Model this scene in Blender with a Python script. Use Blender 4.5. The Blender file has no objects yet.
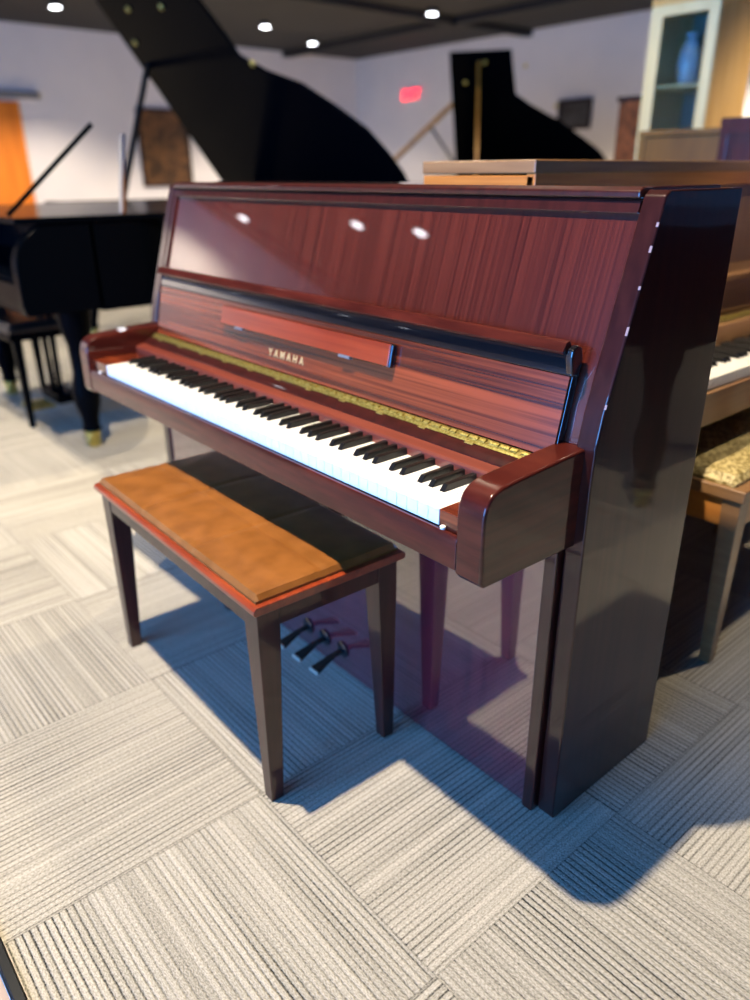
import bpy, bmesh, math, random
from mathutils import Vector, Matrix
random.seed(4)
PI = math.pi
SC = bpy.context.scene
COL = SC.collection

# ------------------------------------------------------------ camera
CAM = (0.5935, -0.9428, 1.1254)
YAW, PITCH, ROLL, FPX = 0.8628, -0.4104, -0.0069, 753.9
cd = bpy.data.cameras.new('camera')
cam = bpy.data.objects.new('camera', cd)
COL.objects.link(cam)
fwd = Vector((-math.sin(YAW) * math.cos(PITCH), math.cos(YAW) * math.cos(PITCH), math.sin(PITCH)))
rt = Vector((math.cos(YAW), math.sin(YAW), 0))
up = rt.cross(fwd)
r2 = rt * math.cos(ROLL) + up * math.sin(ROLL)
u2 = -rt * math.sin(ROLL) + up * math.cos(ROLL)
m = Matrix((r2, u2, -fwd)).transposed().to_4x4()
m.translation = Vector(CAM)
cam.matrix_world = m
cd.sensor_fit = 'VERTICAL'
cd.sensor_height = 24.0
cd.lens = FPX / 1000.0 * 24.0
cd.clip_start = 0.02
cd.dof.use_dof = True
cd.dof.focus_distance = 1.17
cd.dof.aperture_fstop = (cd.lens / 1000) / 0.014
SC.camera = cam

# ------------------------------------------------------------ exposure, world, main lights
SC.view_settings.view_transform = 'Standard'
SC.view_settings.look = 'None'
SC.view_settings.gamma = 1
SC.view_settings.use_curve_mapping = False
SC.view_settings.exposure = 0.0
w = bpy.data.worlds.new('world')
SC.world = w
w.use_nodes = True
w.node_tree.nodes['Background'].inputs[0].default_value = (0.25, 0.5, 1.0, 1)
w.node_tree.nodes['Background'].inputs[1].default_value = 1.0
SKY_DAY = (0.09, 0.37, 1.0)       # clear blue daylight from the shop front
WARM = (1.0, 0.84, 0.63)
CEIL = 3.3


def area(name, loc, rot, sx, sy, power, color):
    l = bpy.data.lights.new(name, 'AREA')
    l.shape = 'RECTANGLE'
    l.size = sx
    l.size_y = sy
    l.energy = power
    l.color = color
    o = bpy.data.objects.new(name, l)
    o.location = loc
    o.rotation_euler = rot
    COL.objects.link(o)
    return o


# daylight entering through the shop-front windows (behind the camera)
area('daylight', (-0.6, -7.35, 1.6), (PI / 2, 0, 0), 6.4, 2.6, 1200, SKY_DAY)
KEY = (-0.72, -0.72)
# x, y, power, colour, cone
LAMPS = [(KEY[0], KEY[1], 750, WARM, 128), (-11.49, 3.69, 640, WARM, 120), (-11.0, 6.78, 680, WARM, 120), (-11.9, 8.36, 300, WARM, 120),
         (-8.61, 8.09, 850, WARM, 120), (-8.71, -4.02, 560, WARM, 150), (-6.28, -3.99, 420, WARM, 120), (-5.33, -4.06, 300, WARM, 90),
         (-4.3, -0.5, 430, WARM, 92), (-3.2, 4.4, 420, WARM, 110), (-7.6, 1.2, 400, WARM, 120), (-6.2, 5.0, 300, WARM, 110), (-2.6, 1.7, 260, WARM, 130),  # last entry: added fill, brightens the display cabinet's front
         (-12.0, 1.0, 640, WARM, 120), (-5.0, 9.2, 750, WARM, 120), (-1.6, 8.2, 480, WARM, 120), (0.30, 1.75, 165, WARM, 58), (-0.6, 4.6, 420, WARM, 100)]  # last two: added fills for the walnut upright and the cabinet side


# ------------------------------------------------------------ materials
def lin(h):
    h = h.lstrip('#')
    out = []
    for i in (0, 2, 4):
        c = int(h[i:i + 2], 16) / 255
        out.append(c / 12.92 if c <= .04045 else ((c + .055) / 1.055) ** 2.4)
    return tuple(out) + (1,)


def base_mat(name, color='#808080', rough=.5, metal=0, coat=0, ior=1.5, spec=.5):
    mt = bpy.data.materials.new(name)
    mt.use_nodes = True
    b = mt.node_tree.nodes['Principled BSDF']
    b.inputs['Base Color'].default_value = lin(color)
    b.inputs['Roughness'].default_value = rough
    b.inputs['Metallic'].default_value = metal
    b.inputs['Coat Weight'].default_value = coat
    b.inputs['Coat Roughness'].default_value = .02
    b.inputs['IOR'].default_value = ior
    b.inputs['Specular IOR Level'].default_value = spec
    return mt, mt.node_tree, b


def noisy(name, c1, c2, scale=(20, 20, 20), rough=.5, metal=0, coat=0, ior=1.5, detail=3, lo=.35, hi=.65, bump=0, dist=.0, nscale=1.0, coat_ior=1.5, spec=.5):
    mt, t, b = base_mat(name, c1, rough, metal, coat, ior, spec)
    b.inputs['Coat IOR'].default_value = coat_ior
    tc = t.nodes.new('ShaderNodeTexCoord')
    mp = t.nodes.new('ShaderNodeMapping')
    mp.inputs['Scale'].default_value = scale
    n = t.nodes.new('ShaderNodeTexNoise')
    n.inputs['Scale'].default_value = nscale
    n.inputs['Detail'].default_value = detail
    n.inputs['Distortion'].default_value = dist
    r = t.nodes.new('ShaderNodeValToRGB')
    r.color_ramp.elements[0].color = lin(c1)
    r.color_ramp.elements[0].position = lo
    r.color_ramp.elements[1].color = lin(c2)
    r.color_ramp.elements[1].position = hi
    t.links.new(tc.outputs['Object'], mp.inputs[0])
    t.links.new(mp.outputs[0], n.inputs['Vector'])
    t.links.new(n.outputs['Fac'], r.inputs[0])
    t.links.new(r.outputs[0], b.inputs['Base Color'])
    if bump:
        bp = t.nodes.new('ShaderNodeBump')
        bp.inputs['Strength'].default_value = bump
        bp.inputs['Distance'].default_value = .002
        t.links.new(n.outputs['Fac'], bp.inputs['Height'])
        t.links.new(bp.outputs[0], b.inputs['Normal'])
    return mt


M = {}
M['panel'] = noisy('mahogany_vertical_grain', '#38110b', '#5c2419', (230, 4, 1.3), .22, coat=1, detail=5, lo=.3, hi=.72, coat_ior=1.9, dist=.15)
M['lower'] = noisy('mahogany_lower_panel', '#4c1420', '#6c222c', (70, 4, 1.2), .25, coat=1, detail=5, lo=.3, hi=.72, coat_ior=2.6, dist=.1)
M['fall'] = noisy('mahogany_horizontal_grain', '#3c1209', '#8e3f20', (1.0, 16, 85), .25, coat=1, detail=6, lo=.38, hi=.66, dist=.35, coat_ior=1.35)
M['shelf'] = noisy('bright_red_mahogany', '#7a260f', '#9a3819', (2, 20, 60), .25, coat=1, detail=4)
M['case'] = noisy('dark_polished_mahogany', '#2c0f0c', '#3c1612', (60, 60, 2), .3, coat=1, detail=4, coat_ior=1.5, spec=.2)
M['side'] = noisy('dark_polished_side', '#280e0c', '#331512', (60, 60, 2), .3, coat=1, detail=3, coat_ior=1.42, spec=.1)
M['arm'] = noisy('polished_arm_mahogany', '#34100c', '#4c1c14', (8, 3, 60), .3, coat=1, detail=4, coat_ior=1.4, spec=.1)
M['strip'] = noisy('red_key_strip', '#662a1c', '#763626', (3, 60, 60), .4, coat=.4)
M['black'] = base_mat('black_lacquer', '#060608', .12, coat=1)[0]
M['lipblack'] = base_mat('black_board_edge', '#0c0b10', .2, coat=1)[0]
M['ivory'] = base_mat('white_key_plastic', '#f2f1ea', .25, coat=.4)[0]
M['ebony'] = base_mat('black_key_plastic', '#0b0b0c', .35)[0]
M['brass'] = noisy('worn_brass', '#9c8a3c', '#d8ca78', (220, 220, 220), .32, metal=.85)
M['gold'] = base_mat('gold_lettering', '#e0c890', .35, metal=.5)[0]
M['chrome'] = base_mat('chrome', '#c8ccd0', .15, metal=1)[0]
M['pedalmetal'] = base_mat('nickel_pedal', '#d6d2c0', .3, metal=.6)[0]
M['pedaldark'] = base_mat('tarnished_pedal', '#3c332c', .35, metal=.6)[0]  # pedal body, darker brown than its tip
M['benchwood'] = noisy('bench_dark_wood', '#321511', '#401d18', (50, 50, 4), .35, coat=.6, detail=4, spec=.2)
M['benchtop'] = noisy('bench_top_red_wood', '#7c2c16', '#984020', (6, 60, 60), .3, coat=.6)
M['felt'] = base_mat('dark_felt', '#1a0a10', .8)[0]
M['grand'] = base_mat('black_grand_lacquer', '#030509', .15, coat=0, spec=.02)[0]
M['plate'] = noisy('bronze_plate', '#1e120a', '#38220f', (4, 4, 4), .5, metal=.2)
M['honey'] = noisy('honey_wood', '#9a6a28', '#b88a3c', (20, 20, 3), .35, coat=.4)
M['walnut'] = noisy('walnut_wood', '#7a5838', '#8d6a46', (3, 3, 50), .35, coat=.4, detail=4)
M['walnut_v'] = noisy('walnut_panel', '#735538', '#836446', (50, 50, 3), .32, coat=.5, detail=4)
M['walnut_end'] = noisy('walnut_end_orange', '#a8682c', '#bb7c3a', (3, 3, 60), .35, coat=.4, detail=4)  # lamplight on the walnut end is put into this orange colour
M['mustard'] = noisy('mustard_oak', '#70480e', '#865a18', (10, 10, 1), .45)
M['maroon'] = noisy('maroon_wood', '#401214', '#4e1a18', (40, 40, 3), .25, coat=.6)
M['cream'] = noisy('cream_painted_wood', '#dcc890', '#e8d8a4', (8, 8, 1), .5)
M['oakside'] = noisy('light_oak_side', '#d8a85c', '#e4ba72', (30, 30, 2), .4)
M['burl'] = noisy('burl_walnut', '#4a2a18', '#8a5230', (14, 14, 14), .3, coat=.5, dist=1.2, detail=6)
M['wall'] = noisy('painted_wall', '#cfccd0', '#d6d2d4', (1.5, 1.5, 1.5), .8)
M['ceil'] = noisy('dark_ceiling', '#101116', '#15161c', (1, 1, 1), .8)
M['door'] = noisy('orange_wood_door', '#c46a1c', '#d87c28', (10, 10, 1), .4)
M['steel'] = base_mat('brushed_dark_metal', '#3a3c3e', .4, metal=.8)[0]
M['greymetal'] = base_mat('grey_metal', '#8a8c90', .4, metal=.6)[0]
M['stoolseat'] = base_mat('black_vinyl_seat', '#141416', .35)[0]
M['paper'] = base_mat('white_mount', '#c8c8c8', .6)[0]
M['picdark'] = noisy('picture_dark', '#0c0c0e', '#3a3c42', (4, 4, 4), .3)
M['picbrown'] = noisy('picture_brown', '#2c1a10', '#6e4a2a', (5, 5, 5), .3, dist=1)
M['vase'] = noisy('pale_blue_glaze', '#9fbcd0', '#c6dae4', (6, 6, 6), .2, coat=.5)
M['tealback'] = base_mat('teal_cabinet_back', '#7f9c96', .6)[0]
M['scuff'] = base_mat('pale_scuffed_wood', '#b89a9a', .5)[0]


def glass_mat():
    mt, t, b = base_mat('cabinet_glass', '#e8f4f4', .02)
    b.inputs['Transmission Weight'].default_value = 1
    b.inputs['IOR'].default_value = 1.45
    return mt


M['glass'] = glass_mat()


def emit(name, color, s):
    mt, t, b = base_mat(name, color, .5)
    b.inputs['Emission Color'].default_value = lin(color)
    b.inputs['Emission Strength'].default_value = s
    return mt


M['glow'] = emit('lamp_glow', '#f4f8ff', 16)
M['exit'] = emit('exit_red_glow', '#ff1830', 5)


def leather():
    mt, t, b = base_mat('tan_leather', '#a0662c', .32, spec=.5)
    tc = t.nodes.new('ShaderNodeTexCoord')
    n = t.nodes.new('ShaderNodeTexNoise')
    n.inputs['Scale'].default_value = 22
    n.inputs['Detail'].default_value = 5
    r = t.nodes.new('ShaderNodeValToRGB')
    r.color_ramp.elements[0].position = .36
    r.color_ramp.elements[0].color = lin('#7a4a1c')
    r.color_ramp.elements[1].position = .68
    r.color_ramp.elements[1].color = lin('#905a28')
    v = t.nodes.new('ShaderNodeTexVoronoi')
    v.inputs['Scale'].default_value = 420
    bp = t.nodes.new('ShaderNodeBump')
    bp.inputs['Strength'].default_value = .25
    bp.inputs['Distance'].default_value = .001
    t.links.new(tc.outputs['Object'], n.inputs['Vector'])
    t.links.new(tc.outputs['Object'], v.inputs['Vector'])
    t.links.new(n.outputs['Fac'], r.inputs[0])
    t.links.new(r.outputs[0], b.inputs['Base Color'])
    t.links.new(v.outputs['Distance'], bp.inputs['Height'])
    t.links.new(bp.outputs[0], b.inputs['Normal'])
    return mt


M['leather'] = leather()


def brocade():
    mt, t, b = base_mat('gold_brocade', '#a08c50', .6)
    tc = t.nodes.new('ShaderNodeTexCoord')
    n = t.nodes.new('ShaderNodeTexNoise')
    n.inputs['Scale'].default_value = 38
    n.inputs['Detail'].default_value = 2
    n.inputs['Distortion'].default_value = 2.6
    r = t.nodes.new('ShaderNodeValToRGB')
    r.color_ramp.interpolation = 'EASE'
    r.color_ramp.elements[0].position = .45
    r.color_ramp.elements[0].color = lin('#7d6c38')
    r.color_ramp.elements[1].position = .55
    r.color_ramp.elements[1].color = lin('#c4b27c')
    t.links.new(tc.outputs['Object'], n.inputs['Vector'])
    t.links.new(n.outputs['Fac'], r.inputs[0])
    t.links.new(r.outputs[0], b.inputs['Base Color'])
    return mt


M['brocade'] = brocade()


def carpet():
    mt, t, b = base_mat('striped_carpet_tiles', '#8a857a', .95, spec=.1)
    N, L = t.nodes, t.links
    T = .487

    def mth(op, a, c=None, d=None):
        n = N.new('ShaderNodeMath')
        n.operation = op
        for i, v in enumerate((a, c, d)):
            if v is None:
                continue
            if isinstance(v, (int, float)):
                n.inputs[i].default_value = v
            else:
                L.new(v, n.inputs[i])
        return n.outputs[0]

    tc = N.new('ShaderNodeTexCoord')
    sp = N.new('ShaderNodeSeparateXYZ')
    L.new(tc.outputs['Object'], sp.inputs[0])
    x = mth('DIVIDE', mth('SUBTRACT', sp.outputs[0], .070), T)
    y = mth('DIVIDE', mth('SUBTRACT', sp.outputs[1], .108), T)
    fx, fy = mth('FLOOR', x), mth('FLOOR', y)
    par = mth('FLOORED_MODULO', mth('ADD', fx, fy), 2.0)      # 0/1
    # cross coordinate of the stripes: X-running stripes vary along y
    def mix(a, c, f):
        return mth('ADD', mth('MULTIPLY', a, mth('SUBTRACT', 1.0, f)), mth('MULTIPLY', c, f))
    u = mix(sp.outputs[0], sp.outputs[1], par)     # parity 0: vary along x (stripes run along y)
    v = mix(sp.outputs[1], sp.outputs[0], par)
    tid = mth('ADD', mth('MULTIPLY', fx, 7.31), mth('MULTIPLY', fy, 3.17))
    # ribs
    rib = mth('POWER', mth('MAXIMUM', mth('SINE', mth('MULTIPLY', u, 2 * PI / .0118)), 0.0), 2.0)
    cu = N.new('ShaderNodeCombineXYZ')
    L.new(mth('MULTIPLY', u, 82.0), cu.inputs[0])
    L.new(tid, cu.inputs[1])
    n1 = N.new('ShaderNodeTexNoise')
    n1.inputs['Scale'].default_value = 1.0
    n1.inputs['Detail'].default_value = 1
    L.new(cu.outputs[0], n1.inputs['Vector'])
    cw = N.new('ShaderNodeCombineXYZ')
    L.new(mth('MULTIPLY', u, 9.0), cw.inputs[0])
    L.new(mth('MULTIPLY', v, 2.0), cw.inputs[1])
    L.new(tid, cw.inputs[2])
    n2 = N.new('ShaderNodeTexNoise')
    n2.inputs['Scale'].default_value = 1.0
    n2.inputs['Detail'].default_value = 2
    L.new(cw.outputs[0], n2.inputs['Vector'])
    # yarn speckle
    cs = N.new('ShaderNodeCombineXYZ')
    L.new(mth('MULTIPLY', u, 420.0), cs.inputs[0])
    L.new(mth('MULTIPLY', v, 210.0), cs.inputs[1])
    n3 = N.new('ShaderNodeTexNoise')
    n3.inputs['Scale'].default_value = 1.0
    n3.inputs['Detail'].default_value = 2
    L.new(cs.outputs[0], n3.inputs['Vector'])
    amp = mth('MULTIPLY', mth('SUBTRACT', n2.outputs[0], .22), 1.15)
    s = mth('MULTIPLY', mth('MULTIPLY', rib, amp), -2.2)
    s = mth('ADD', s, mth('MULTIPLY', mth('SUBTRACT', n1.outputs[0], .5), .95))
    s = mth('ADD', s, mth('MULTIPLY', mth('SUBTRACT', n3.outputs[0], .5), 2.1))
    s = mth('ADD', mth('MULTIPLY', s, .55), .70)
    # seam
    ex = mth('ABSOLUTE', mth('SUBTRACT', mth('FRACT', x), .5))
    ey = mth('ABSOLUTE', mth('SUBTRACT', mth('FRACT', y), .5))
    seam = mth('GREATER_THAN', mth('MAXIMUM', ex, ey), .4965)
    s = mth('SUBTRACT', s, mth('MULTIPLY', seam, .22))
    wn = N.new('ShaderNodeTexWhiteNoise')
    wn.noise_dimensions = '1D'
    L.new(tid, wn.inputs['W'])
    s = mth('ADD', s, mth('MULTIPLY', mth('SUBTRACT', wn.outputs[0], .5), .12))
    r = N.new('ShaderNodeValToRGB')
    r.color_ramp.elements[0].position = .0
    r.color_ramp.elements[0].color = lin('#2f2f2e')
    r.color_ramp.elements[1].position = 1.0
    r.color_ramp.elements[1].color = lin('#d2cbbc')
    e = r.color_ramp.elements.new(.5)
    e.color = lin('#9d988a')
    L.new(s, r.inputs[0])
    L.new(r.outputs[0], b.inputs['Base Color'])
    bp = N.new('ShaderNodeBump')
    bp.inputs['Strength'].default_value = .5
    bp.inputs['Distance'].default_value = .003
    L.new(s, bp.inputs['Height'])
    L.new(bp.outputs[0], b.inputs['Normal'])
    return mt


M['carpet'] = carpet()
M['plank'] = noisy('pale_wood_floor', '#a89488', '#c0aea0', (3, 40, 3), .4)


# ------------------------------------------------------------ mesh helpers
class MB:
    def __init__(s):
        s.bm = bmesh.new()

    def box(s, x0, x1, y0, y1, z0, z1):
        vs = [s.bm.verts.new(p) for p in ((x0, y0, z0), (x1, y0, z0), (x1, y1, z0), (x0, y1, z0), (x0, y0, z1), (x1, y0, z1), (x1, y1, z1), (x0, y1, z1))]
        for f in ((0, 3, 2, 1), (4, 5, 6, 7), (0, 1, 5, 4), (1, 2, 6, 5), (2, 3, 7, 6), (3, 0, 4, 7)):
            s.bm.faces.new([vs[i] for i in f])
        return s

    def hexa(s, pts):
        """8 points: bottom 4 (ccw), top 4"""
        vs = [s.bm.verts.new(p) for p in pts]
        for f in ((0, 3, 2, 1), (4, 5, 6, 7), (0, 1, 5, 4), (1, 2, 6, 5), (2, 3, 7, 6), (3, 0, 4, 7)):
            s.bm.faces.new([vs[i] for i in f])
        return s

    def prism(s, poly, a, b, axis='x'):
        """poly of 2-D points swept from a to b along axis; x: (y,z)  y: (x,z)  z: (x,y)"""
        def P(p, t):
            return {'x': (t, p[0], p[1]), 'y': (p[0], t, p[1]), 'z': (p[0], p[1], t)}[axis]
        A = [s.bm.verts.new(P(p, a)) for p in poly]
        B = [s.bm.verts.new(P(p, b)) for p in poly]
        n = len(poly)
        s.bm.faces.new(A)
        s.bm.faces.new(B[::-1])
        for i in range(n):
            s.bm.faces.new((A[i], B[i], B[(i + 1) % n], A[(i + 1) % n]))
        return s

    def lathe(s, prof, c=(0, 0, 0), n=20, mat=None):
        rings = []
        for r, z in prof:
            ring = []
            for k in range(n):
                a = 2 * PI * k / n
                p = Vector((r * math.cos(a), r * math.sin(a), z))
                if mat:
                    p = mat @ p
                ring.append(s.bm.verts.new(p + Vector(c)))
            rings.append(ring)
        for a, b in zip(rings, rings[1:]):
            for k in range(n):
                s.bm.faces.new((a[k], a[(k + 1) % n], b[(k + 1) % n], b[k]))
        s.bm.faces.new(rings[0][::-1])
        s.bm.faces.new(rings[-1])
        return s

    def bar(s, p, q, w, h=None):
        """rectangular bar from p to q"""
        h = h or w
        p, q = Vector(p), Vector(q)
        d = (q - p).normalized()
        a = d.cross(Vector((0, 0, 1)))
        if a.length < .01:
            a = Vector((1, 0, 0))
        a.normalize()
        b = d.cross(a)
        pts = []
        for c in (p, q):
            for (i, j) in ((-1, -1), (1, -1), (1, 1), (-1, 1)):
                pts.append(c + a * i * w / 2 + b * j * h / 2)
        return s.hexa(pts)

    def build(s, name, mat, parent=None, bevel=0, seg=2, smooth=True, loc=None):
        bmesh.ops.recalc_face_normals(s.bm, faces=s.bm.faces)
        me = bpy.data.meshes.new(name)
        s.bm.to_mesh(me)
        s.bm.free()
        me.materials.append(mat)
        if smooth:
            me.shade_smooth()
            me.set_sharp_from_angle(angle=math.radians(32))
        o = bpy.data.objects.new(name, me)
        COL.objects.link(o)
        if parent:
            o.parent = parent
        if loc:
            o.location = loc
        if bevel:
            md = o.modifiers.new('bevel', 'BEVEL')
            md.width = bevel
            md.segments = seg
            md.limit_method = 'ANGLE'
            md.angle_limit = math.radians(40)
            md.harden_normals = True
        return o


def box(name, mat, x0, x1, y0, y1, z0, z1, parent=None, bevel=0, seg=2):
    return MB().box(x0, x1, y0, y1, z0, z1).build(name, mat, parent, bevel, seg)


def thing(name, label, cat, loc=(0, 0, 0), rz=0, group=None):
    o = bpy.data.objects.new(name, None)
    COL.objects.link(o)
    o.location = loc
    o.rotation_euler = (0, 0, rz)
    o.empty_display_size = .1
    return tag(o, label, cat, group)


def tag(o, label, cat, group=None):
    o['label'] = label
    o['category'] = cat
    if group:
        o['group'] = group
    return o


def struct(o):
    o['kind'] = 'structure'
    return o


def copy_tree(o, parent=None):
    c = o.copy()
    COL.objects.link(c)
    if parent:
        c.parent = parent
    for ch in list(o.children):
        copy_tree(ch, c)
    return c


def bez(a, b, c, d, n):
    out = []
    for i in range(1, n + 1):
        t = i / n
        out.append(tuple((1 - t) ** 3 * a[k] + 3 * (1 - t) ** 2 * t * b[k] + 3 * (1 - t) * t * t * c[k] + t ** 3 * d[k] for k in range(2)))
    return out


# ------------------------------------------------------------ room shell
XL, XR, YB, YF = -13.5, 9.0, 10.7, -7.5
struct(box('floor', M['carpet'], XL, XR, -.862, YB, -.05, 0))
struct(box('floor', M['plank'], XL, XR, YF, -.882, -.05, -.004))
struct(box('trim_1', M['steel'], XL, XR, -.879, -.864, -.045, .004, bevel=.002))
struct(box('ceiling', M['ceil'], XL, XR, YF, YB, CEIL, CEIL + .1))
struct(box('wall_left', M['wall'], XL - .15, XL, YF - .15, YB + .15, -.05, CEIL + .1))
struct(box('wall_left', M['wall'], XL, -9.7, YF, -2.4, 0, CEIL))
struct(box('wall_back', M['wall'], XL, XR, YB, YB + .15, -.05, CEIL + .1))
struct(box('wall_right', M['wall'], XR, XR + .15, YF - .15, YB + .15, -.05, CEIL + .1))
wf = MB()                                   # shop-front wall with its window opening
wf.box(XL, -3.9, YF - .15, YF, -.05, CEIL + .1)
wf.box(2.7, XR, YF - .15, YF, -.05, CEIL + .1)
wf.box(-3.9, 2.7, YF - .15, YF, -.05, .25)
wf.box(-3.9, 2.7, YF - .15, YF, 2.95, CEIL + .1)
struct(wf.build('wall_front', M['wall']))
wn = MB()
for k in range(5):
    x = -3.9 + 6.6 * k / 4
    wn.box(x - .03, x + .03, YF - .12, YF - .03, .25, 2.95)
wn.box(-3.9, 2.7, YF - .12, YF - .03, .25, .31)
wn.box(-3.9, 2.7, YF - .12, YF - .03, 2.89, 2.95)
struct(wn.build('window_1', M['steel']))
struct(box('baseboard_left', M['steel'], XL, XL + .015, YF, YB, 0, .1))
struct(box('baseboard_back', M['steel'], XL, XR, YB - .015, YB, 0, .1))
# darker ceiling beams at the far corner
for k, (x0, x1, y0, y1) in enumerate(((-13.5, 9.0, 8.8, 8.98), (-9.0, -8.85, -6.2, 10.7))):
    struct(box('trim_%d' % (k + 2), M['ceil'], x0, x1, y0, y1, CEIL - .1, CEIL))
# orange timber door on the left wall
dr = thing('door_1', '', '')
del dr['label'], dr['category']
struct(dr)
box('door_leaf', M['door'], XL, XL + .05, 2.72, 3.62, 0, 2.2, dr, .01)
box('door_lintel', M['greymetal'], XL, XL + .10, 2.5, 3.95, 2.24, 2.34, dr, .01)
MB().lathe([(.02, 0), (.02, .06), (.03, .07), (.03, .1), (.01, .11)], (0, 0, 0), 12, Matrix.Rotation(PI / 2, 3, 'Y')).build('door_handle', M['chrome'], dr, loc=(XL + .05, 2.82, 1.0))

# ------------------------------------------------------------ ceiling spotlights
LN = ['ceiling spotlight right above the brown leather piano bench', 'ceiling spotlight highest at the left edge of the photo, above the orange door',
      'ceiling spotlight seen just right of the tilted piano lid, upper one', 'ceiling spotlight close above the far wall, lower of the pair beside the lid',
      'ceiling spotlight right of the middle, left of the smaller raised lid', 'ceiling spotlight reflected leftmost in the mahogany upper panel',
      'ceiling spotlight reflected second from left in the mahogany upper panel', 'ceiling spotlight reflected third from left in the mahogany upper panel',
      'ceiling spotlight above the black bench at the left', 'ceiling spotlight above the uprights on the right', 'ceiling spotlight near the left wall aisle',
      'ceiling spotlight over the second row of grand pianos', 'ceiling spotlight between the mahogany piano and the display cabinet', 'ceiling spotlight over the front of the left wall',
      'ceiling spotlight near the middle of the far wall', 'ceiling spotlight behind the display cabinet', 'ceiling spotlight right of the walnut upright, above its brocade bench',
      'ceiling spotlight just right of the display cabinet']
for i, (x, y, pw, colr, cone) in enumerate(LAMPS):
    t = thing('ceiling_spotlight', LN[i], 'ceiling lamp', (x, y, CEIL), 0, 'ceiling spotlights')
    mb = MB()
    mb.lathe([(.03, 0), (.03, -.02), (.085, -.022), (.085, -.075), (.078, -.075)], n=20)
    mb.build('housing', M['steel'], t)
    MB().lathe([(.070, -.0755), (.070, -.079), (.05, -.082)], n=20).build('lamp_lens', M['glow'], t)
    l = bpy.data.lights.new('spot', 'SPOT')
    l.energy = pw
    l.color = colr
    l.spot_size = math.radians(cone)
    l.spot_blend = .5
    l.shadow_soft_size = .035
    o = bpy.data.objects.new('bulb', l)
    COL.objects.link(o)
    o.parent = t
    o.location = (0, 0, -.1)

# ------------------------------------------------------------ the mahogany upright piano
W, H, D = 1.502, 1.10, .331


def edge_y(z):
    """front edge of the side panels at height z"""
    pts = [(0, 0), (.68, 0), (.74, .003), (.79, .013), (.85, .031), (1.10, .107)]
    for (z0, y0), (z1, y1) in zip(pts, pts[1:]):
        if z <= z1:
            return y0 + (y1 - y0) * (z - z0) / (z1 - z0)
    return pts[-1][1]


P = thing('upright_piano', 'polished mahogany upright piano with its keyboard lid open, behind the brown bench', 'piano', (0, 0, 0))
ST = .036      # side panel thickness
prof = [(0.004, 0)] + [(0, .01), (0, .62)] + [(edge_y(z), z) for z in (.66, .68, .71, .74, .765, .79, .82, .85, .95, 1.05)] + [(edge_y(1.093), 1.093), (.116, H), (D, H), (D, 0)]
for sx in (0, 1):
    x1 = 0 if sx == 0 else -W + ST
    MB().prism(prof, x1 - ST, x1, 'x').build('side_panel', M['side'], P, .0035, 3)
# lid board
MB().prism([(.098, 1.088), (.098, 1.098), (.106, 1.104), (D + .002, 1.104), (D + .002, 1.088)], -W + ST + .001, -ST - .001, 'x').build('top_lid', M['case'], P, .003, 2)
box('back_panel', M['case'], -W + ST, -ST, D - .03, D - .004, .04, 1.088, P)
# upper panel and its frame
def slab(z0, z1, off, th, x0, x1):
    p = [(edge_y(z0) + off, z0), (edge_y(z1) + off, z1), (edge_y(z1) + off + th, z1), (edge_y(z0) + off + th, z0)]
    return MB().prism(p, x0, x1, 'x')
zs = [.70, .74, .79, .85, 1.087]
pp = [(edge_y(z) + .008, z) for z in zs] + [(edge_y(z) + .026, z) for z in zs[::-1]]
MB().prism(pp, -W + ST + .014, -ST - .0005, 'x').build('upper_panel', M['panel'], P)
pp = [(edge_y(1.068) + .000, 1.068), (edge_y(1.086) + .000, 1.086), (edge_y(1.086) + .009, 1.086), (edge_y(1.068) + .009, 1.068)]
MB().prism(pp, -W + ST + .001, -ST - .001, 'x').build('top_rail', M['case'], P, .002)
slab(.86, 1.066, .002, .010, -W + ST + .0005, -W + ST + .013).build('upper_panel_edge_strip', M['case'], P, .001)
# lower frame
box('stile', M['case'], -.063, -ST - .0025, -.014, .04, .0, .5745, P, .003)
box('stile', M['case'], -W + ST + .0025, -W + .063, -.014, .04, .0, .5745, P, .003)
box('lower_panel', M['lower'], -W + .0635, -.0635, -.008, .030, .005, .574, P, .001)
box('bottom_board', M['case'], -W + .0635, -.0635, .031, .30, 0.004, .0215, P, .002)
box('keybed', M['case'], -W + .07, -.07, -.200, .02, .580, .616, P, .002)
# arms
ya, zb, zt = -.222, .575, .730
arm = [(ya + .008, zb)]
arm += [(ya, zb + .010), (ya, zt - .062)]
arm += bez((ya, zt - .062), (ya, zt - .02), (ya + .012, zt - .006), (ya + .050, zt - .003), 8)
arm += [(-.06, zt + .004), (.012, zt + .007), (.012, zb - .004), (-.05, zb - .002)]
for sx in (0, 1):
    x1 = -.019 if sx == 0 else -W + .019 + .052
    MB().prism(arm, x1 - .052, x1, 'x').build('arm', M['arm'], P, .0045, 3)
XI0, XI1 = -W + .071, -.071        # inner faces of the arms
MB().prism([(-.220, .586), (-.220, .632), (-.216, .640), (-.2105, .640), (-.2105, .60), (-.20, .586)], XI0, XI1, 'x').build('key_slip', M['arm'], P, .0015)
KX1 = -.119
KX0 = KX1 - 1.222
for a, b in ((KX1 + .0015, XI1), (XI0, KX0 - .0015)):
    kb = box('key_block', M['fall'], a, b, -.209, -.062, .625, .668, P, .002)
    MB().lathe([(.0045, 0), (.0045, .004), (.002, .0055)], n=12).build('key_block_button', M['ivory'], kb, loc=((a + b) / 2 - (.012 if a > -.3 else -.01), -.212, .6405))
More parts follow.
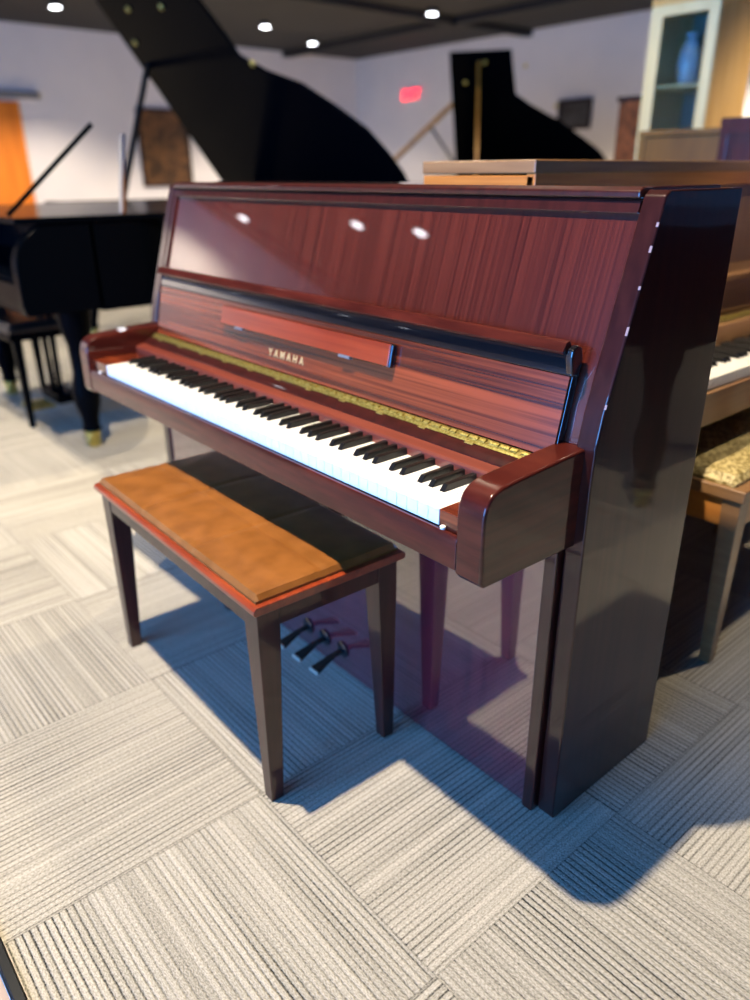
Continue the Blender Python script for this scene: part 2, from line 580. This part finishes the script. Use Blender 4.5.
# white keys
ww = (KX1 - KX0) / 52
wkm = MB().box(.0003, ww - .0003, -.2075, -.07, .640, .6665)
wk = wkm.build('white_key', M['ivory'], P, .0009, 2)
wk.location = (KX0, 0, 0)
for i in range(1, 52):
    k = wk.copy()
    COL.objects.link(k)
    k.location = (KX0 + i * ww, 0, 0)
bkm = MB().hexa([(-.0058, -.159, .664), (.0058, -.159, .664), (.0058, -.066, .664), (-.0058, -.066, .664),
                 (-.0046, -.149, .6775), (.0046, -.149, .6775), (.0046, -.066, .6785), (-.0046, -.066, .6785)])
bk = bkm.build('black_key', M['ebony'], P, .0012, 2)
first = True
for i in range(51):
    note = (i + 5) % 7          # 0=C .. white key names, key 0 is A
    if note in (2, 6):
        continue
    x = KX0 + (i + 1) * ww + {0: -.0015, 1: .0015, 3: -.002, 4: 0, 5: .002}[note]
    if first:
        k = bk
        first = False
    else:
        k = bk.copy()
        COL.objects.link(k)
    k.location = (x, 0, 0)
# strips between the keys and the fallboard hinge
MB().prism([(-.0825, .640), (-.0825, .682), (-.079, .686), (-.057, .691), (-.057, .640)], XI0, XI1, 'x').build('red_key_strip', M['strip'], P, .001)
MB().prism([(-.0568, .645), (-.0568, .692), (-.054, .695), (-.038, .7045), (-.028, .7045), (-.028, .645)], XI0, XI1, 'x').build('fallboard_rear_strip', M['case'], P, .001)
# open fallboard, leaning back on the upper panel
fy0, fz0, fy1, fz1 = -.016, .714, .018, .868
fd = Vector((0, fy1 - fy0, fz1 - fz0)).normalized()
fn = Vector((0, -fd.z, fd.y))


def fp(s, n):
    """point on the fallboard section: s up the board, n out of its face (towards the player)"""
    p = Vector((0, fy0, fz0)) + fd * s + fn * n
    return (p.y, p.z)


FL = (Vector((0, fy1, fz1)) - Vector((0, fy0, fz0))).length
FX0, FX1 = XI0 + .004, XI1 + .008
fall = MB().prism([fp(.001, 0), fp(FL - .030, 0), fp(FL - .030, -.004), fp(.001, -.004)], FX0 + .002, FX1 - .0025, 'x').build('fallboard', M['fall'], P)
back = [fp(0, -.0045), fp(FL - .029, -.0045), fp(FL - .029, .0005), fp(FL, .0005)]
back += [fp(FL + .006, -.003), fp(FL + .006, -.012), fp(FL, -.018), fp(0, -.018)]
MB().prism(back, FX0, FX1, 'x').build('black_board_back', M['lipblack'], fall, .0015)
lip = [fp(FL + .001, .002), fp(FL + .001, .014), fp(FL + .004, .018), fp(FL + .020, .012), fp(FL + .023, .005), fp(FL + .012, -.006), fp(FL + .0075, -.006)]
MB().prism(lip, FX0 + .001, FX1 - .012, 'x').build('folded_front_lip', M['arm'], fall, .0015)
# rounded black end cap of the lip
MB().prism([fp(FL - .028, .0), fp(FL - .004, .010), fp(FL + .010, .010), fp(FL + .018, .000), fp(FL + .016, -.012), fp(FL, -.020), fp(FL - .03, -.019)], FX1 - .0115, FX1 + .001, 'x').build('lip_end_cap', M['lipblack'], fall, .003, 3)
# brass continuous hinge
hg = MB()
hg.prism([(-0.0355, .7055), (-0.0325, .7085), (-0.0190, .7135), (-0.0160, .7125), (-0.0280, .7055)], FX0 + .003, XI1 - .002, 'x')
n = 60
for k in range(n):
    x = FX0 + .006 + (FX1 - FX0 - .012) * k / n
    hg.prism([(-0.0295, .7085), (-0.0295, .7122), (-0.0260, .7145), (-0.0210, .7145), (-0.0190, .7125)], x, x + (FX1 - FX0) / n * (.80 if k % 3 else .55), 'x')
for k in range(12):
    x = FX0 + .05 + (FX1 - FX0 - .1) * k / 11
    hg.prism([(-0.0395, .7033), (-0.0395, .7050), (-0.0320, .7085), (-0.0320, .706)], x, x + .018, 'x')
hg.build('brass_hinge', M['brass'], fall, smooth=False)
# drop-down music shelf
def fz_s(z):
    return (z - fz0) / fd.z
s0, s1 = .072, .117
msh = MB()
msh.prism([fp(s0 + .002, .0125), fp(s1 - .001, .0125), fp(s1 - .001, .0155), fp(s0 + .002, .0155)], -1.068, -.452, 'x')
msh.build('music_shelf', M['shelf'], fall, .002, 3)
MB().prism([fp(s0, .0005), fp(s1, .0005), fp(s1, .0122), fp(s0, .0122)], -1.070, -.449, 'x').build('music_shelf_edge', M['lipblack'], fall, .003, 3)
hb = MB()
for x in (-1.00, -.60):
    hb.prism([fp(s0 - .0025, .006), fp(s0 + .003, .006), fp(s0 + .003, .0168), fp(s0 - .0025, .0168)], x, x + .035, 'x')
hb.build('music_shelf_hinge', M['greymetal'], fall, .0008)


def lettering(txt, name, mat, parent, size, origin, xdir, ydir, space=1.0, extrude=.0004, bold=.0):
    cu = bpy.data.curves.new(name, 'FONT')
    cu.body = txt
    cu.size = size
    cu.extrude = extrude
    cu.space_character = space
    cu.align_x = 'CENTER'
    cu.align_y = 'CENTER'
    cu.offset = bold
    tmp = bpy.data.objects.new(name, cu)
    COL.objects.link(tmp)
    dg = bpy.context.evaluated_depsgraph_get()
    me = bpy.data.meshes.new_from_object(tmp.evaluated_get(dg))
    bpy.data.objects.remove(tmp)
    xd, yd = Vector(xdir).normalized(), Vector(ydir).normalized()
    zd = xd.cross(yd)
    mt = Matrix((xd, yd, zd)).transposed().to_4x4()
    mt.translation = Vector(origin)
    me.transform(mt)
    me.materials.clear()
    me.materials.append(mat)
    o = bpy.data.objects.new(name, me)
    COL.objects.link(o)
    o.parent = parent
    return o


q = fp(.036, .0006)
lettering('YAMAHA', 'gold_lettering', M['gold'], fall, .0225, (-.800, q[0], q[1]), (1, 0, 0), fd, 1.75, .0004, .0004)
# three pedals
for i, x in enumerate((-.762, -.692, -.622)):
    pd = MB()
    pd.hexa([(x - .0075, -.036, .058), (x + .0075, -.036, .058), (x + .0075, -.0085, .060), (x - .0075, -.0085, .060),
             (x - .0065, -.036, .066), (x + .0065, -.036, .066), (x + .0065, -.0085, .068), (x - .0065, -.0085, .068)])
    pd.hexa([(x - .016, -.094, .040), (x + .016, -.094, .040), (x + .0075, -.0365, .058), (x - .0075, -.0365, .058),
             (x - .015, -.094, .049), (x + .015, -.094, .049), (x + .0065, -.0365, .066), (x - .0065, -.0365, .066)])
    p_ = pd.build('pedal', M['pedaldark'], P, .002, 2)
    box('pedal_tip', M['pedalmetal'], x - .016, x + .016, -.100, -.0945, .040, .050, p_, .002)
    MB().lathe([(.021, 0), (.021, .004), (.014, .007)], n=20, mat=Matrix.Rotation(PI / 2, 3, 'X')).build('pedal_cup', M['lipblack'], p_, loc=(x, -.0085, .065))
# scuffs on the worn corner edge
sc = MB()
for z, ln in ((1.052, .006), (1.018, .009), (.968, .005), (.905, .012), (.80, .007)):
    yy = edge_y(z)
    y2 = edge_y(z + ln)
    sc.hexa([(-.0032, yy - .0006, z), (-.0006, yy + .0012, z), (-.0006, yy + .003, z), (-.0032, yy + .001, z),
             (-.0032, y2 - .0006, z + ln), (-.0006, y2 + .0012, z + ln), (-.0006, y2 + .003, z + ln), (-.0032, y2 + .001, z + ln)])
sc.build('worn_edge_chips', M['scuff'], P)

# ------------------------------------------------------------ bench in front of it
B = thing('piano_bench', 'dark wooden piano bench with tan leather seat, in front of the mahogany piano', 'bench', (-1.104, -.372, 0), -.0255)
bl, bw, bh = .736, .342, .455
MB().prism([(0.004, bh - .022), (0, bh - .018), (0, bh - .010), (.006, bh - .0045), (bw - .006, bh - .0045), (bw, bh - .010), (bw, bh - .018), (bw - .004, bh - .022)], 0, bl, 'x').build('seat_board', M['benchtop'], B, .002, 2)


def cushion(x0, x1, y0, y1, z0, z1, nx=40, ny=20, r=.012, seams=(.5,)):
    bm = bmesh.new()
    g = {}
    for i in range(nx + 1):
        for j in range(ny + 1):
            x = x0 + (x1 - x0) * i / nx
            y = y0 + (y1 - y0) * j / ny
            d = min(x - x0, x1 - x, y - y0, y1 - y)
            k = min(1, d / r)
            z = z0 + (z1 - z0) * (.35 + .65 * math.sqrt(1 - (1 - k) ** 2))
            z += .004 * min(1, d / .06)
            fx = (x - x0) / (x1 - x0)
            for sx in (.33, .66):
                z -= .0020 * math.exp(-((fx - sx) * (x1 - x0) / .006) ** 2)
            fy = (y - y0) / (y1 - y0)
            z -= .0018 * math.exp(-((fy - .45) * (y1 - y0) / .006) ** 2)
            z += .0002 * math.sin(x * 70 + y * 40) * k
            g[i, j] = bm.verts.new((x, y, z))
    for i in range(nx):
        for j in range(ny):
            bm.faces.new((g[i, j], g[i + 1, j], g[i + 1, j + 1], g[i, j + 1]))
    rim = [g[i, 0] for i in range(nx + 1)] + [g[nx, j] for j in range(1, ny + 1)] + [g[i, ny] for i in range(nx - 1, -1, -1)] + [g[0, j] for j in range(ny - 1, 0, -1)]
    low = [bm.verts.new((v.co.x, v.co.y, z0)) for v in rim]
    k = len(rim)
    for i in range(k):
        bm.faces.new((rim[i], low[i], low[(i + 1) % k], rim[(i + 1) % k]))
    bm.faces.new(low)
    mb = MB()
    mb.bm.free()
    mb.bm = bm
    return mb


cushion(.012, bl - .012, .012, bw - .012, bh - .0045, bh + .011, 110, 50).build('leather_seat', M['leather'], B)
apz0 = .392
ap = MB()
ap.box(.05, bl - .05, .014, .030, apz0, bh - .022)
ap.box(.05, bl - .05, bw - .030, bw - .014, apz0, bh - .022)
ap.box(.014, .030, .05, bw - .05, apz0, bh - .022)
ap.box(bl - .030, bl - .014, .05, bw - .05, apz0, bh - .022)
ap.build('apron', M['benchwood'], B, .0015)
for cx, sx in ((.012, 1), (bl - .012, -1)):
    for cy, sy in ((.012, 1), (bw - .012, -1)):
        t_, b_ = .046, .027
        mb = MB()
        rings = []
        for z, e, wd in ((0, .004, .031), (apz0 - .01, 0, t_), (bh - .022, 0, t_)):
            rings.append([mb.bm.verts.new((cx + sx * a, cy + sy * b, z)) for a, b in ((e, e), (wd, e), (wd, wd), (e, wd))])
        for A, C in zip(rings, rings[1:]):
            for k in range(4):
                mb.bm.faces.new((A[k], A[(k + 1) % 4], C[(k + 1) % 4], C[k]))
        mb.bm.faces.new(rings[0])
        mb.bm.faces.new(rings[-1])
        mb.build('leg', M['benchwood'], B, .0018)


# ------------------------------------------------------------ generic upright (walnut, mustard, maroon)
def upright(label, loc, rz, w, h, dt, mats, key=False):
    """local frame: front faces -y, body y 0..dt, keyboard out to -.29; x -w..0"""
    t = thing('upright_piano', label, 'piano', loc, rz)
    mp, ms, mk = mats
    for x1 in (0, -w + .035):
        MB().prism([(0, 0), (0, h - .03), (dt, h - .03), (dt, 0)], x1 - .035, x1, 'x').build('side_panel', ms, t, .003)
    box('top_lid', mk, -w - .002, .002, -.004, dt + .002, h - .027, h, t, .003)
    box('lid_rail', ms, -w, 0, -.004, .02, h - .06, h - .026, t, .002)
    box('upper_panel', mp, -w + .035, -.035, .010, .03, .74, h - .03, t)
    MB().prism([(-.055, .835), (-.055, .85), (.01, .87), (.01, .835)], -w + .036, -.036, 'x').build('music_ledge', mk, t, .002)
    MB().prism([(-.03, .735), (-.012, .835), (.01, .835), (.01, .735)], -w + .036, -.036, 'x').build('fallboard', mk, t, .002)
    box('lower_panel', mp, -w + .035, -.035, .02, .04, .03, .57, t)
    box('back_panel', ms, -w + .035, -.035, dt - .03, dt - .005, .03, h - .03, t)
    box('key_bed', mk, -w + .05, -.05, -.285, .018, .565, .60, t, .003)
    box('key_slip', mk, -w + .05, -.05, -.300, -.287, .575, .655, t, .003)
    for x1 in (-.002, -w + .048):
        MB().prism([(-.31, .57), (-.31, .66)] + bez((-.31, .66), (-.31, .73), (-.27, .735), (-.2, .735), 5) + [(-.002, .745), (-.002, .57)], x1 - .046, x1, 'x').build('arm', ms, t, .004)
        box('leg', ms, x1 - .045, x1, -.30, -.25, 0, .57, t, .003)
        box('toe_block', ms, x1 - .045, x1, -.30, -.002, 0, .04, t, .003) if False else None
    if key:
        k1 = -.048 - (w - .096 - 1.222) / 2
        k0 = k1 - 1.222
        kk = MB().box(.0005, ww - .0005, -.285, -.135, .655, .682).build('white_key', M['ivory'], t, .0009)
        kk.location = (k0, 0, 0)
        for i in range(1, 52):
            c = kk.copy()
            COL.objects.link(c)
            c.location = (k0 + i * ww, 0, 0)
        b0 = MB().hexa([(-.0058, -.236, .680), (.0058, -.236, .680), (.0058, -.137, .680), (-.0058, -.137, .680),
                        (-.0046, -.226, .694), (.0046, -.226, .694), (.0046, -.137, .695), (-.0046, -.137, .695)]).build('black_key', M['ebony'], t, .001)
        fst = True
        for i in range(51):
            if (i + 5) % 7 in (2, 6):
                continue
            c = b0 if fst else b0.copy()
            if not fst:
                COL.objects.link(c)
            fst = False
            c.location = (k0 + (i + 1) * ww, 0, 0)
        MB().prism([(-.134, .66), (-.134, .70), (-.118, .735), (-.040, .735), (-.040, .66)], -w + .05, -.05, 'x').build('key_rail', mk, t, .002)
        hh = MB()
        hh.prism([(-.098, .7355), (-.096, .741), (-.070, .741), (-.068, .7355)], -w + .06, -.06, 'x')
        for i in range(60):
            x = -w + .065 + i * (w - .13) / 60
            hh.box(x, x + .016, -.088, -.078, .7412, .745)
        hh.build('brass_hinge', M['brass'], t, smooth=False)
        bx_ = MB().box(-w + .05, -.05, -.295, -.286, .600, .640)
        bx_.bm.free()
    return t


# walnut upright: end panel towards the mahogany piano's back, keys facing +x
WU = upright('walnut brown upright piano behind the mahogany one, keys facing right', (-.483, .42 , 0), PI / 2, 1.46, 1.147, .33, (M['walnut_v'], M['walnut_end'], M['walnut']), True)
# local x runs -w..0 -> world y = .42 .. ; place so its near end sits at y = .42
WU.location = (-.483, .42 + 1.46, 0)
upright('mustard yellow upright piano below the glass display cabinet', (-1.66, 2.78, 0), PI, 1.45, 1.30, .36, (M['mustard'], M['mustard'], M['mustard'])).location = (-1.66, 3.06, 0)
upright('dark maroon upright piano at the right edge, in front of the mustard yellow one', (.39, 2.32, 0), 0, 1.45, 1.315, .34, (M['maroon'], M['maroon'], M['maroon']))

# walnut bench with brocade seat
BB = thing('piano_bench', 'walnut piano bench with gold brocade seat, at the right edge under the walnut keyboard', 'bench', (-.41, .685, 0))
bbw, bbl, bbh = .37, .76, .465
MB().box(0, bbw, 0, bbl, bbh - .03, bbh).build('seat_board', M['walnut'], BB, .004)
cushion(.012, bbw - .03, .012, bbl - .012, bbh, bbh + .022, 30, 50, .02).build('brocade_seat', M['brocade'], BB)
mb = MB()
mb.box(.04, bbw - .04, .012, .03, bbh - .10, bbh - .03).box(.04, bbw - .04, bbl - .03, bbl - .012, bbh - .10, bbh - .03)
mb.box(.012, .03, .04, bbl - .04, bbh - .10, bbh - .03).box(bbw - .03, bbw - .012, .04, bbl - .04, bbh - .10, bbh - .03)
mb.build('apron', M['walnut_end'], BB, .002)
for cx, sx in ((.008, 1), (bbw - .008, -1)):
    for cy, sy in ((.008, 1), (bbl - .008, -1)):
        mb = MB()
        A = [(cx, cy), (cx + sx * .028, cy), (cx + sx * .028, cy + sy * .028), (cx, cy + sy * .028)]
        C = [(cx, cy), (cx + sx * .045, cy), (cx + sx * .045, cy + sy * .045), (cx, cy + sy * .045)]
        mb.hexa([(a, b, 0) for a, b in A] + [(a, b, bbh - .03) for a, b in C])
        mb.build('leg', M['walnut'], BB, .002)


# ------------------------------------------------------------ grand pianos
def inset(poly, d):
    n = len(poly)
    out = []
    for i in range(n):
        a, b, c = Vector(poly[i - 1]), Vector(poly[i]), Vector(poly[(i + 1) % n])
        e1, e2 = (b - a).normalized(), (c - b).normalized()
        n1, n2 = Vector((-e1.y, e1.x)), Vector((-e2.y, e2.x))
        k = n1 + n2
        k = k / max(.35, k.length_squared / 2) if k.length > .01 else n1
        k = k * (1 / 1) * .5 * 2 / 2 if False else k
        out.append(tuple(b + k * d * .5 * 2 / max(1.0, 1.0)) if False else tuple(b + (n1 + n2).normalized() * d))
    return out


def grand(label, q, L, outline, theta, mat, base, top, prop=.5):
    """local frame: u = x from the straight bass side to treble, v = y from keyboard to tail; outline = treble curve"""
    t = thing('grand_piano', label, 'piano', (q[0], q[1], 0), q[2])
    wmax = max(p[0] for p in outline)
    poly = [(0, 0)] + outline                     # counter-clockwise
    body = [(0, .30)] + [p for p in outline if p[1] > .30]
    # point on the treble side at v=.30
    tre = [p for p in outline if p[1] <= .30][-1][0]
    body = [(0, .30), (tre, .30)] + [p for p in outline if p[1] > .30]
    ins = inset(body, .035)
    rim = MB()
    n = len(body)
    zlo, zhi = .62, .955
    vs = [[rim.bm.verts.new((p[0], p[1], z)) for p in pl] for pl, z in ((body, zlo), (body, zhi), (ins, zhi), (ins, zlo))]
    for a in range(4):
        A_, B_ = vs[a], vs[(a + 1) % 4]
        for i in range(n):
            rim.bm.faces.new((A_[i], A_[(i + 1) % n], B_[(i + 1) % n], B_[i]))
    rim.build('rim', mat, t)
    MB().prism(ins, .80, .86, 'z').build('iron_plate', M['plate'], t)
    MB().prism(inset(body, .02), .61, .64, 'z').build('bottom_board', mat, t)
    # keyboard end: cheeks, keybed, key slip, closed fallboard
    for x0 in (0, tre - .06):
        MB().prism([(.01, .62), (0, .66), (0, .80)] + bez((0, .80), (0, .86), (.03, .90), (.08, .93), 5) + [(.12, .955), (.32, .955), (.32, .62)], x0, x0 + .06, 'x').build('cheek', mat, t, .006)
    box('key_bed', mat, .06, tre - .06, .02, .32, .62, .68, t)
    box('key_slip', mat, .06, tre - .06, .005, .03, .66, .735, t, .003)
    MB().prism([(.03, .72), (.03, .745), (.08, .775), (.26, .81), (.29, .955), (.31, .955), (.31, .72)], .06, tre - .06, 'x').build('fallboard', mat, t, .003)
    # legs with brass casters
    tail = max(p[1] for p in outline)
    for (x, y) in ((.16, .24), (tre - .16, .24), (.30, tail - .30)):
        lg = MB()
        lg.lathe([(.045, .085), (.036, .10), (.038, .14), (.055, .20), (.060, .26), (.042, .34), (.046, .46), (.062, .52), (.068, .56), (.075, .62)], (x, y, 0), 16)
        l_ = lg.build('leg', mat, t)
        c_ = MB()
        c_.lathe([(.030, .05), (.034, .055), (.034, .075), (.026, .086)], (x, y, 0), 16)
        c_.lathe([(.028, -.012), (.030, -.01), (.030, .01), (.028, .012)], (x, y, .030), 16, Matrix.Rotation(PI / 2, 3, 'Y'))
        c_.build('brass_caster', M['brass'], l_)
    ly = MB()
    ux = tre / 2
    ly.bar((ux - .07, .30, .62), (ux - .05, .30, .13), .025)
    ly.bar((ux + .07, .30, .62), (ux + .05, .30, .13), .025)
    ly.box(ux - .12, ux + .12, .26, .36, .09, .14)
    lr = ly.build('pedal_lyre', mat, t, .003)
    for k in (-1, 0, 1):
        box('pedal', M['brass'], ux + k * .06 - .012, ux + k * .06 + .012, .14, .26, .07, .085, lr, .003)
    # lid
    hz = .98
    lm = MB()
    if theta > 0:
        th = .06 if mat == M['honey'] else .024
        poly2 = poly
        A_ = [lm.bm.verts.new((p[0] * math.cos(theta), p[1], hz + p[0] * math.sin(theta))) for p in poly2]
        B_ = [lm.bm.verts.new((p[0] * math.cos(theta) - th * math.sin(theta), p[1], hz + p[0] * math.sin(theta) + th * math.cos(theta))) for p in poly2]
        lm.bm.faces.new(A_)
        lm.bm.faces.new(B_[::-1])
        k = len(poly2)
        for i in range(k):
            lm.bm.faces.new((A_[i], B_[i], B_[(i + 1) % k], A_[(i + 1) % k]))
        lid = lm.build('lid', mat, t)
        # brass bumpers under the lid
        bp = MB()
        for (u, v) in ((wmax * .93, .35), (wmax * .90, .75), (wmax * .62, tail * .62), (wmax * .8, .15)):
            c = (u * math.cos(theta), v, hz + u * math.sin(theta))
            bp.lathe([(.020, 0), (.020, -.012), (.010, -.02)], c, 12, Matrix.Rotation(-theta, 3, 'Y'))
        bp.build('lid_bumper', M['brass'], lid)
        # prop stick
        pu, pv = top
        MB().bar((base[0], base[1], .93), (pu * math.cos(theta), pv, hz + pu * math.sin(theta) - .002), .028, .035).build('lid_prop', M['honey'] if prop == 'wood' else M['steel'], t)
    else:
        lm.prism(inset([p if p[1] > .30 else (p[0], .62) for p in [(0, .62), (tre, .62)] + [p for p in outline if p[1] > .62]], -.012), .957, .978, 'z')
        lm.build('lid', mat, t, .003)
        box('front_flap', mat, -.012, tre + .012, .02, .618, .957, .978, t, .003)
    return t


OUT_A = [(1.55, 0), (1.55, .7), (1.50, 1.0), (1.40, 1.15), (1.18, 1.205), (1.015, 1.23), (.896, 1.409), (.788, 1.675), (.624, 1.881), (.471, 2.045), (.32, 2.122), (.16, 2.17), (0, 2.17)]
OUT_B = [(1.54, 0), (1.545, .61), (1.085, .66), (.971, .806), (.773, 1.122), (.559, 1.395), (.412, 1.565), (.251, 1.677), (.12, 1.715), (0, 1.722)]
OUT_C = [(1.48, 0), (1.48, .5)] + bez((1.48, .5), (1.48, .85), (.86, .8), (.80, 1.1), 8) + bez((.80, 1.1), (.78, 1.3), (.6, 1.40), (.4, 1.40), 6) + [(0, 1.40)]
OUT_E = [(1.5, 0), (1.5, .55)] + bez((1.5, .55), (1.5, 1.0), (.84, .95), (.78, 1.35), 8) + bez((.78, 1.35), (.74, 1.65), (.54, 1.7), (.33, 1.7), 6) + [(0, 1.7)]
grand('large black grand piano with wide open lid behind the mahogany piano', (-5.284, 2.526, -1.554), 2.17, OUT_A, .921, M['grand'], (1.10, .36), (1.08, .10))
grand('smaller black grand piano with raised lid and wooden prop, further back right', (-6.012, 6.007, -.941), 1.72, OUT_B, .915, M['grand'], (1.46, .38), (1.44, .29), prop='wood')  # honey-coloured prop imitates a wood reflection on the black lid
GC = grand('black grand piano with closed lid at the left edge, bench tucked under it', (-3.985, -.05, 0), 1.40, OUT_C, 0, M['grand'], None, None)
grand('honey coloured grand piano far back, between the two black raised lids', (-8.25, 6.65, .8628), 1.7, OUT_E, .72, M['honey'], (1.40, .40), (1.1, .4))
grand('black grand piano with closed lid right of the walnut upright and its brocade bench', (.52, 1.18, 0), 1.40, OUT_C, 0, M['grand'], None, None)  # added out of view, form guessed; darkens the mahogany side panel's reflection
# short prop and slim strut standing on the closed lid
MB().bar((1.40, .03, .985), (1.42, .39, 1.30), .016, .016).build('folded_music_desk_strut', M['grand'], GC)
MB().bar((1.44, .46, .978), (1.44, .50, 1.27), .030, .014).build('lid_prop', M['chrome'], GC)

# black bench under the left grand
S = thing('piano_bench', 'black padded bench tucked under the closed-lid grand at the left edge', 'bench', (-3.72, .0, 0), .06)
sl, sw, sh = .62, .36, .49
box('seat_board', M['grand'], 0, sl, 0, sw, sh - .07, sh - .035, S, .004)
cushion(.005, sl - .005, .005, sw - .005, sh - .035, sh + .005, 30, 20, .02).build('padded_seat', M['stoolseat'], S)
for cx in (.02, sl - .06):
    for cy in (.02, sw - .06):
        MB().hexa([(cx + .008, cy + .008, 0), (cx + .032, cy + .008, 0), (cx + .032, cy + .032, 0), (cx + .008, cy + .032, 0),
                   (cx, cy, sh - .07), (cx + .04, cy, sh - .07), (cx + .04, cy + .04, sh - .07), (cx, cy + .04, sh - .07)]).build('leg', M['grand'], S, .002)

# ------------------------------------------------------------ display cabinet with things on its shelves
DC = thing('display_cabinet', 'tall cream and light oak display cabinet with glass door, upper right', 'cabinet', (-2.135, 3.465, 0))
dw, dd, dh = .40, .42, 1.955
box('side_panel', M['oakside'], dw - .02, dw, .0, dd, 0, dh, DC, .003)
box('side_panel', M['cream'], 0, .02, .0, dd, 0, dh, DC, .003)
box('back_panel', M['tealback'], .02, dw - .02, dd - .015, dd, .05, dh, DC)
box('cornice', M['oakside'], -.01, dw + .01, -.01, dd, dh, dh + .035, DC, .006)
for z in (.05, .45, .85, 1.22, 1.55):
    box('shelf', M['cream'], .02, dw - .02, .02, dd - .015, z, z + .018, DC, .001)
dd_ = MB()
dd_.box(0, .075, -.022, -.001, .06, dh - .002).box(dw - .06, dw, -.022, -.001, .06, dh - .002)
dd_.box(.075, dw - .06, -.022, -.001, dh - .055, dh - .002).box(.075, dw - .06, -.022, -.001, .06, .16)
dd_ = dd_.build('door', M['cream'], DC, .003)
box('glass_pane', M['glass'], .075, dw - .06, -.014, -.010, .16, dh - .075, dd_)
MB().lathe([(.008, 0), (.008, .012), (.014, .02), (.004, .03)], n=12, mat=Matrix.Rotation(PI / 2, 3, 'X')).build('door_knob', M['brass'], dd_, loc=(.04, -.022, 1.3))


def lathe_thing(name, label, cat, prof, mat, loc, group=None):
    o = MB().lathe(prof, n=24).build(name, mat, loc=loc)
    return tag(o, label, cat, group)


lathe_thing('vase', 'pale blue vase on the upper shelf of the display cabinet, left one', 'vase', [(.035, 0), (.06, .04), (.07, .12), (.05, .2), (.03, .24), (.04, .27)], M['vase'], (-2.0, 3.68, 1.568))
lathe_thing('vase', 'slim pale vase on the upper shelf of the display cabinet, right one', 'vase', [(.025, 0), (.035, .05), (.035, .2), (.02, .3), (.025, .33)], M['vase'], (-1.84, 3.64, 1.568))
tag(box('storage_box', M['stoolseat'], -2.03, -1.85, 3.55, 3.75, 1.2385, 1.34, bevel=.004), 'small black box on the lower visible shelf of the display cabinet', 'box')

# burl walnut tall chest left of it
T = thing('tall_chest', 'narrow burl walnut chest left of the glass display cabinet', 'cabinet', (-2.61, 3.95, 0))
box('carcass', M['burl'], 0, .30, 0, .30, .04, 1.54, T, .006)
box('top_board', M['felt'], -.012, .312, -.012, .312, 1.54, 1.57, T, .005)
box('plinth', M['felt'], .01, .29, .01, .29, 0, .04, T)
for z in (.12, .42, .72, 1.02):
    d_ = box('drawer', M['burl'], .02, .28, -.012, -.0005, z, z + .27, T, .003)
    MB().lathe([(.008, 0), (.008, .012), (.013, .018), (.004, .025)], n=12, mat=Matrix.Rotation(PI / 2, 3, 'X')).build('drawer_knob', M['brass'], d_, loc=(.15, -.012, z + .135))

# ------------------------------------------------------------ things on the walls
E_ = thing('exit_sign', 'glowing red exit sign on the far wall', 'sign', (-11.76, YB, 2.52))
box('sign_box', M['paper'], -.19, .19, -.06, 0, -.11, .11, E_, .01)
lettering('EXIT', 'red_lettering', M['exit'], E_, .24, (0, -.062, 0), (1, 0, 0), (0, 0, 1), 1.0, .004, .006)


def picture(label, loc, rz, w_, h_, m1, m2):
    t = thing('framed_picture', label, 'picture', loc, rz)
    f = MB()
    f.box(-w_ / 2, w_ / 2, -.04, 0, h_ / 2 - .05, h_ / 2).box(-w_ / 2, w_ / 2, -.04, 0, -h_ / 2, -h_ / 2 + .05)
    f.box(-w_ / 2, -w_ / 2 + .05, -.04, 0, -h_ / 2 + .05, h_ / 2 - .05).box(w_ / 2 - .05, w_ / 2, -.04, 0, -h_ / 2 + .05, h_ / 2 - .05)
    f.build('frame', m1, t, .004)
    box('picture_sheet', m2, -w_ / 2 + .05, w_ / 2 - .05, -.02, -.002, -h_ / 2 + .05, h_ / 2 - .05, t)
    return t


picture('dark framed picture on the far wall right of the smaller raised lid', (-7.85, YB, 1.98), 0, .66, .46, M['felt'], M['picdark'])
picture('large brown picture on the left wall, seen left of the biggest raised lid', (XL, 6.1, 1.55), PI / 2, 1.0, 1.3, M['felt'], M['picbrown'])
